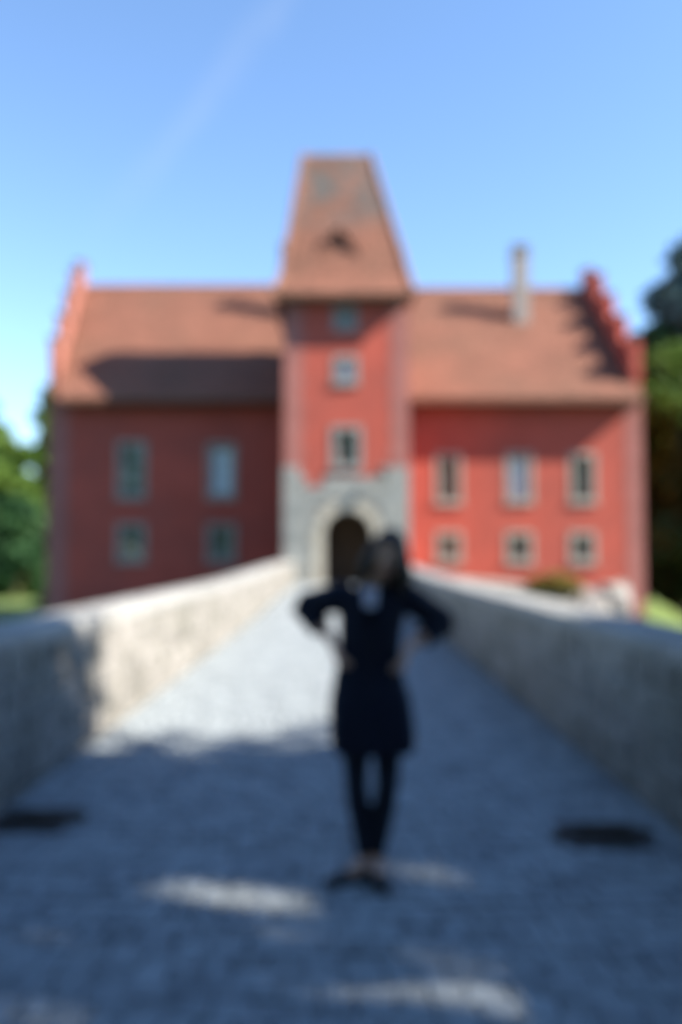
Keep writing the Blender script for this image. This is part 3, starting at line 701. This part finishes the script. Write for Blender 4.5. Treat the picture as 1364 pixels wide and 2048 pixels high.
# ------------------------------------------------------------------ the person
person = empty('person', (.14, 4.1, 0), 'person in a dark navy coat, hands on hips, standing on the bridge road', 'person')
PO = Vector(person.location)
skin = mat('skin', (.55, .34, .26), .06, 12, .55, .1, 60); navy = mat('navy_coat_wool', (.008, .011, .024), .2, 40, .9, .3, 200, spec=.2); blackm = mat('black_knit', (.006, .006, .008), .2, 60, .9, spec=.15)
denim = mat('dark_leggings', (.014, .019, .032), .2, 30, .85, .2, 120, spec=.2); shirtm = mat('pale_lilac_shirt', (.58, .57, .68), .06, 20, .85)
hairm = mat('dark_brown_hair', (.026, .017, .012), .3, 25, .5, .4, 90, spec=.4); shoem = mat('black_shoe', (.01, .01, .012), .2, 20, .5); lipm = mat('lips', (.40, .13, .12), .05, 20, .45); whitem = mat('eye_white', (.7, .68, .66), .02, 20, .2); irism = mat('iris', (.03, .02, .015), .1, 20, .15)
def loft(mb, rings, seg=28, closed=True):
    """rings: (centre, rx, ry, [tilt]) horizontal superellipse sections"""
    n0 = len(mb.v)
    for (c, rx, ry) in rings:
        for k in range(seg):
            a = 2 * math.pi * k / seg; ca, sa = math.cos(a), math.sin(a); p = .88
            mb.v.append((c[0] + rx * math.copysign(abs(ca) ** p, ca), c[1] + ry * math.copysign(abs(sa) ** p, sa), c[2]))
    for i in range(len(rings) - 1):
        for k in range(seg):
            a = n0 + i * seg + k; b = n0 + i * seg + (k + 1) % seg; mb.f.append((a, b, b + seg, a + seg)); mb.c.append(.5)
    mb.f.append(tuple(n0 + k for k in range(seg - 1, -1, -1))); m_ = n0 + (len(rings) - 1) * seg; mb.f.append(tuple(m_ + k for k in range(seg))); mb.c += [.5, .5]
def smooth_path(pts, rad, sub=4):
    P = [Vector(p) for p in pts]; out = []; rr_ = []
    for i in range(len(P) - 1):
        p0, p1, p2, p3 = P[max(i - 1, 0)], P[i], P[i + 1], P[min(i + 2, len(P) - 1)]
        for s in range(sub):
            t = s / sub; out.append(.5 * ((2 * p1) + (-p0 + p2) * t + (2 * p0 - 5 * p1 + 4 * p2 - p3) * t * t + (-p0 + 3 * p1 - 3 * p2 + p3) * t ** 3)); rr_.append(rad[i] + (rad[i + 1] - rad[i]) * t)
    out.append(P[-1]); rr_.append(rad[-1]); return out, rr_
def limb(mb, pts, rad, seg=16, sub=4):
    p, r = smooth_path(pts, rad, sub); mb.tube(p, r, seg)
def ball(mb, c, r, sc=(1, 1, 1)):
    rings = []
    c = Vector(c)
    for i in range(1, 10):
        a = math.pi * i / 10; rings.append(((c.x, c.y, c.z - r * sc[2] * math.cos(a)), r * sc[0] * math.sin(a), r * sc[1] * math.sin(a)))
    loft(mb, rings, 18)
def fused(name, mb, m, voxel, smooth_it=2, disp=None):
    o = mb.build(name, m); o.data.transform(Matrix.Translation(-PO)); o.parent = person
    md = o.modifiers.new('r', 'REMESH'); md.mode = 'VOXEL'; md.voxel_size = voxel; md.use_smooth_shade = True
    if smooth_it:
        s = o.modifiers.new('s', 'SMOOTH'); s.factor = .5; s.iterations = smooth_it
    dg = bpy.context.evaluated_depsgraph_get(); me = bpy.data.meshes.new_from_object(o.evaluated_get(dg)); old = o.data
    o.modifiers.clear(); o.data = me; me.name = name
    if not me.materials: me.materials.append(m)
    me.polygons.foreach_set('use_smooth', [True] * len(me.polygons))
    if disp:
        for v_ in me.vertices: v_.co = disp(v_.co + PO) - PO
    return o
# head frame: centre, tilted towards the picture's right
HC = Vector((.222, 4.03, 1.545)); HT = Matrix.Rotation(R(11), 3, 'Y') @ Matrix.Rotation(R(4), 3, 'X') @ Matrix.Rotation(R(-8), 3, 'Z')
def head_pt(th, ph, off=0.0):
    """th: azimuth (0 = face direction, -y), ph: elevation"""
    cx, cy, cz = math.sin(th) * math.cos(ph), -math.cos(th) * math.cos(ph), math.sin(ph)
    rx, ry, rz = .071, .088, .108
    low = max(0, -cz); rx *= 1 - .32 * low ** 1.3; ry *= 1 - .10 * low
    if cy > 0: ry *= 1 - .25 * low
    p = Vector((cx * rx, cy * ry, cz * rz))
    if cy < 0:
        g2 = lambda x0, z0, sx, sz: math.exp(-((p.x - x0) / sx) ** 2 - ((p.z - z0) / sz) ** 2)
        dy = -.020 * g2(0, -.028, .011, .013) - .010 * g2(0, -.005, .007, .025) - .007 * g2(0, -.062, .02, .008) - .009 * g2(0, -.092, .022, .016)
        dy += .010 * (g2(-.031, .0, .017, .012) + g2(.031, .0, .017, .012)) - .004 * g2(0, .028, .045, .012) - .004 * (g2(-.04, -.03, .016, .018) + g2(.04, -.03, .016, .018))
        p.y += dy
    d = Vector((cx, cy, cz)); return HC + HT @ (p + d * off)
def head_mb(off=0.0, seg=64, rows=48):
    mb = MB(); n0 = 0
    for i in range(rows + 1):
        ph = -math.pi / 2 + .03 + (math.pi - .06) * i / rows
        for k in range(seg): mb.v.append(tuple(head_pt(2 * math.pi * k / seg, ph, off)))
    for i in range(rows):
        for k in range(seg):
            a = i * seg + k; b = i * seg + (k + 1) % seg; mb.f.append((a, b, b + seg, a + seg)); mb.c.append(.5)
    mb.f.append(tuple(range(seg - 1, -1, -1))); mb.f.append(tuple(rows * seg + k for k in range(seg))); mb.c += [.5, .5]; return mb
body = head_mb()
for s in (-1, 1):    # ears
    c = HC + HT @ Vector((s * .070, .008, -.012)); ball(body, c, .026, (.35, .65, 1.05))
limb(body, [HC + HT @ Vector((0, .018, -.055)), (.175, 4.075, 1.45), (.152, 4.09, 1.39), (.15, 4.09, 1.34)], [.052, .049, .055, .085])
loft(body, [((.15, 4.09, 1.385), .09, .05), ((.15, 4.09, 1.355), .155, .075), ((.148, 4.085, 1.30), .15, .09), ((.14, 4.08, 1.2), .135, .095), ((.132, 4.08, 1.06), .118, .08), ((.14, 4.08, .95), .155, .1), ((.145, 4.08, .84), .165, .11), ((.145, 4.08, .78), .12, .09)])
shL, elL, wrL = Vector((.0, 4.09, 1.345)), Vector((-.190, 4.2, 1.304)), Vector((-.035, 4.055, 1.135))
shR, elR, wrR = Vector((.305, 4.09, 1.345)), Vector((.515, 4.19, 1.222)), Vector((.315, 4.045, 1.115))
for sh, el, wr in ((shL, elL, wrL), (shR, elR, wrR)):
    limb(body, [sh, sh.lerp(el, .5), el], [.047, .041, .036]); limb(body, [el, el.lerp(wr, .35), wr], [.035, .036, .024])
# hands: palm on the hip, four fingers forward round the waist, thumb to the back
def hand(wr, s):
    """s=-1: hand on the viewer's left"""
    side = Vector((s, 0, 0))
    k0 = wr + Vector((-s * .012, -.012, -.035)); k1 = wr + Vector((-s * .024, -.045, -.072))
    palm = MB(); n = Vector((-s * .9, .25, .2)).normalized()
    ax = (k1 - wr).normalized(); wv = ax.cross(n).normalized()
    for q in (-.021, -.007, .007, .021):
        a = wr + wv * q * .6; b = k1 + wv * q * 1.35
        limb(body, [a, a.lerp(b, .6), b], [.015, .0155, .011], 10, 3)
    lens = (.062, .072, .068, .052)
    for i, q in enumerate((-.021, -.007, .007, .021)):
        b = k1 + wv * q * 1.35; d1 = (ax * .75 + Vector((-s * .55, -.35, 0)) + wv * q * 6).normalized(); d2 = (ax * .35 + Vector((-s * 1.0, -.12, 0)) + wv * q * 4).normalized(); L_ = lens[i]
        p1 = b + d1 * L_ * .45; p2 = p1 + d2 * L_ * .33; p3 = p2 + d2 * L_ * .25
        limb(body, [b, p1, p2, p3], [.0095, .0085, .0078, .0062], 8, 2)
    t0 = wr.lerp(k1, .35) + Vector((0, .016, 0)); t1 = t0 + Vector((-s * .008, .032, -.02)); t2 = t1 + Vector((-s * .018, .02, -.018)); limb(body, [t0, t1, t2], [.013, .011, .008], 8, 2)
hand(wrL, -1); hand(wrR, 1)
hipL, knL, anL = Vector((.070, 4.08, .84)), Vector((.072, 4.06, .47)), Vector((.112, 4.125, .095))
hipR, knR, anR = Vector((.222, 4.08, .84)), Vector((.216, 4.05, .47)), Vector((.172, 4.13, .095))
def leg(mb, h, k, a, ex=0.0, r0=.075):
    calf = k.lerp(a, .32) + Vector((0, .018, 0))
    limb(mb, [h, h.lerp(k, .5), k, calf, k.lerp(a, .75) + Vector((0, .005, 0)), a], [r0 + ex, .060 + ex, .046 + ex, .048 + ex, .033 + ex, .028 + ex])
leg(body, hipL, knL, anL); leg(body, hipR, knR, anR)
toeL = Vector((-.055, 4.03, .022)); toeR = Vector((.195, 3.955, .022))
for a, t in ((anL, toeL), (anR, toeR)): limb(body, [a + Vector((0, .0, .01)), a.lerp(t, .35) + Vector((0, 0, -.02)), a.lerp(t, .75) + Vector((0, 0, -.018)), t], [.03, .033, .032, .018])
fused('body', body, skin, .0042, 1)
# eyes, brows, mouth
for s in (-1, 1):
    c = HC + HT @ Vector((s * .031, -.0695, -.0005)); e_ = MB(); ball(e_, c, .0105, (1, 1, .8)); eo = e_.build('eye', whitem, person, smooth=True); eo.data.transform(Matrix.Translation(-PO))
    i_ = MB(); ball(i_, c + HT @ Vector((0, -.0070, -.001)), .0052, (1, .7, 1)); io = i_.build('iris', irism, eo, smooth=True); io.data.transform(Matrix.Translation(-PO))
    b_ = MB(); limb(b_, [HC + HT @ Vector((s * x, y, z)) for x, y, z in ((.014, -.086, .017), (.032, -.084, .0225), (.05, -.072, .017))], [.0022, .003, .0016], 6); bo = b_.build('eyebrow', hairm, person, smooth=True); bo.data.transform(Matrix.Translation(-PO))
for z, r in ((-.0585, .0036), (-.065, .0044)):
    l_ = MB(); limb(l_, [HC + HT @ Vector((x, y, z + dz)) for x, y, dz in ((-.022, -.0755, .001), (-.009, -.0845, 0), (.009, -.0845, 0), (.022, -.0755, .001))], [.0012, r, r, .0012], 8); lo = l_.build('lip', lipm, person, smooth=True); lo.data.transform(Matrix.Translation(-PO))
# leggings
lg = MB(); leg(lg, hipL, knL, anL.lerp(knL, .1), .007, .078); leg(lg, hipR, knR, anR.lerp(knR, .1), .007, .078); fused('leggings', lg, denim, .006, 2)
# shoes
sh_ = MB()
for a, t in ((anL, toeL), (anR, toeR)):
    d = (t - a); d.z = 0; hl = Vector((a.x, a.y, .026)) - d.normalized() * .045
    limb(sh_, [hl, Vector((a.x, a.y, .034)) + d * .15, Vector((a.x, a.y, .030)) + d * .55, Vector((t.x, t.y, .026)) + d.normalized() * .02], [.031, .037, .040, .024], 14)
fused('shoes', sh_, shoem, .006, 1, lambda p: Vector((p.x, p.y, max(p.z, .004))))
# coat: fitted to the waist, flaring to the hem at mid thigh, sleeves to the middle of the forearm
ct = MB()
loft(ct, [((.155, 4.095, 1.405), .068, .06), ((.152, 4.093, 1.388), .115, .078), ((.15, 4.092, 1.365), .168, .092), ((.15, 4.088, 1.33), .176, .103), ((.148, 4.085, 1.26), .160, .113), ((.142, 4.08, 1.18), .150, .115), ((.135, 4.08, 1.10), .149, .106), ((.131, 4.08, 1.03), .152, .102), ((.135, 4.08, .95), .170, .115), ((.142, 4.08, .86), .190, .132), ((.147, 4.08, .76), .197, .142), ((.153, 4.08, .68), .197, .147), ((.155, 4.08, .625), .194, .148)], 40)
for sh, el, wr in ((shL, elL, wrL), (shR, elR, wrR)):
    s = -1 if sh is shL else 1
    limb(ct, [sh + Vector((-s * .04, 0, -.005)), sh + Vector((s * .01, 0, 0)), sh.lerp(el, .55), el], [.070, .074, .068, .060]); limb(ct, [el, el.lerp(wr, .3), el.lerp(wr, .6)], [.060, .061, .056])
def fold(p):
    a = math.atan2(p.y - 4.08, p.x - .15); k = sm(.98, .62, p.z) if p.z < .98 else 0
    k = max(0, min(1, (.98 - p.z) / .34)); d = .010 * k * math.sin(a * 7 + 1.5 * math.sin(a * 2)) + .004 * mnoise.noise(p * 14)
    r_ = Vector((p.x - .15, p.y - 4.08, 0)); r_ = r_.normalized() if r_.length > 1e-4 else r_
    return p + r_ * d
coat = fused('coat', ct, navy, .006, 3, fold)
# what shows in the V of the coat, the collar, the buttons
def front(z):
    tab = [(1.405, .060, 4.095), (1.388, .078, 4.093), (1.365, .092, 4.092), (1.33, .103, 4.088), (1.26, .113, 4.085), (1.18, .115, 4.08), (1.1, .105, 4.08), (1.03, .100, 4.08), (.95, .115, 4.08), (.86, .13, 4.08), (.76, .14, 4.08), (.6, .146, 4.08)]
    for (z0, r0, c0), (z1, r1, c1) in zip(tab, tab[1:]):
        if z1 <= z <= z0: t = (z0 - z) / (z0 - z1); return c0 + (c1 - c0) * t - (r0 + (r1 - r0) * t)
    return 4.08 - .146
def vpatch(name, z0, z1, w0, w1, off, m, th=.004, cx=.137):
    mb = MB(); n = 10; q = 8
    for layer in (0, 1):
        for i in range(n + 1):
            t = i / n; z = z0 + (z1 - z0) * t; wd = w0 + (w1 - w0) * t ** .8
            for k in range(q + 1):
                x = -wd + 2 * wd * k / q; mb.v.append((cx + x, front(z) + (abs(x) / .16) ** 2 * .10 - off + layer * (off + .006), z))
    for layer in (0, 1):
        for i in range(n):
            for k in range(q):
                a = layer * (n + 1) * (q + 1) + i * (q + 1) + k; f_ = (a, a + 1, a + q + 2, a + q + 1); mb.f.append(f_ if layer else f_[::-1]); mb.c.append(.5)
    o = mb.build(name, m, person, smooth=True, fix=False); o.data.transform(Matrix.Translation(-PO)); return o
vpatch('shirt', 1.398, 1.290, .066, .022, .008, shirtm); vpatch('knit_top', 1.304, 1.235, .040, .010, .009, blackm)
for s in (-1, 1):
    l_ = MB(); pts = [(.137 + s * .052, front(1.395) - .001, 1.40), (.137 + s * .045, front(1.35) - .010, 1.35), (.137 + s * .034, front(1.29) - .010, 1.29), (.137 + s * .008, front(1.225) - .008, 1.225)]
    limb(l_, pts, [.012, .013, .012, .005], 8, 4); lo = l_.build('lapel', navy, person, smooth=True); lo.data.transform(Matrix.Translation(-PO))
for z in (1.18, 1.09, 1.0, .91):
    b_ = MB(); ball(b_, (.14, front(z) - .004, z), .011, (1, .45, 1)); bo = b_.build('button', shoem, person, smooth=True); bo.data.transform(Matrix.Translation(-PO))
# hair: a cap over the skull and long locks, most of them on the side the head leans to
hr = MB(); seg, rows = 48, 22
for i in range(rows + 1):
    ph = math.pi / 2 - .02 - i / rows * 1.9
    for k in range(seg):
        th = 2 * math.pi * k / seg; face = max(0, math.cos(th)) ; lim = .62 - 1.15 * (1 - min(1, face * 1.25)) ** .6 if face > 0 else -.5
        phh = max(ph, lim - .03); hr.v.append(tuple(head_pt(th, phh, .016 + .005 * math.sin(th * 9 + ph * 5) + (.006 if phh > .3 else 0))))
for i in range(rows):
    for k in range(seg):
        a = i * seg + k; b = i * seg + (k + 1) % seg; hr.f.append((a, b, b + seg, a + seg)); hr.c.append(.5)
hr.f.append(tuple(range(seg))); hr.c.append(.5)
r = random.Random(9)
for i in range(150):
    s = 1 if r.random() < .6 else -1; th = s * r.uniform(.85, 3.0); ph = r.uniform(.1, 1.1)
    p0 = head_pt(th, ph, .016); p1 = head_pt(th * 1.0, ph * .1 - .15, .022 + r.uniform(0, .008)); out = (p1 - HC); out.z = 0; out = out.normalized()
    if s > 0: zend = 1.37 + r.uniform(-.02, .08); p3 = Vector((.275 + r.uniform(-.025, .03), 4.05 + out.y * .05 + r.uniform(-.03, .02), zend))
    else: zend = 1.40 + r.uniform(-.01, .06); p3 = Vector((.115 + r.uniform(-.02, .03), 4.07 + r.uniform(-.01, .04), zend))
    if abs(th) > 2.2: p3 = Vector((.2 + r.uniform(-.07, .09), 4.14 + r.uniform(-.02, .02), 1.34 + r.uniform(0, .06)))
    p2 = p1.lerp(p3, .5) + out * r.uniform(.012, .03)
    limb(hr, [p0, p1, p2, p3], [.007, .012, .011, .003], 6, 3)
ho = hr.build('hair', hairm, person, smooth=True); ho.data.transform(Matrix.Translation(-PO))
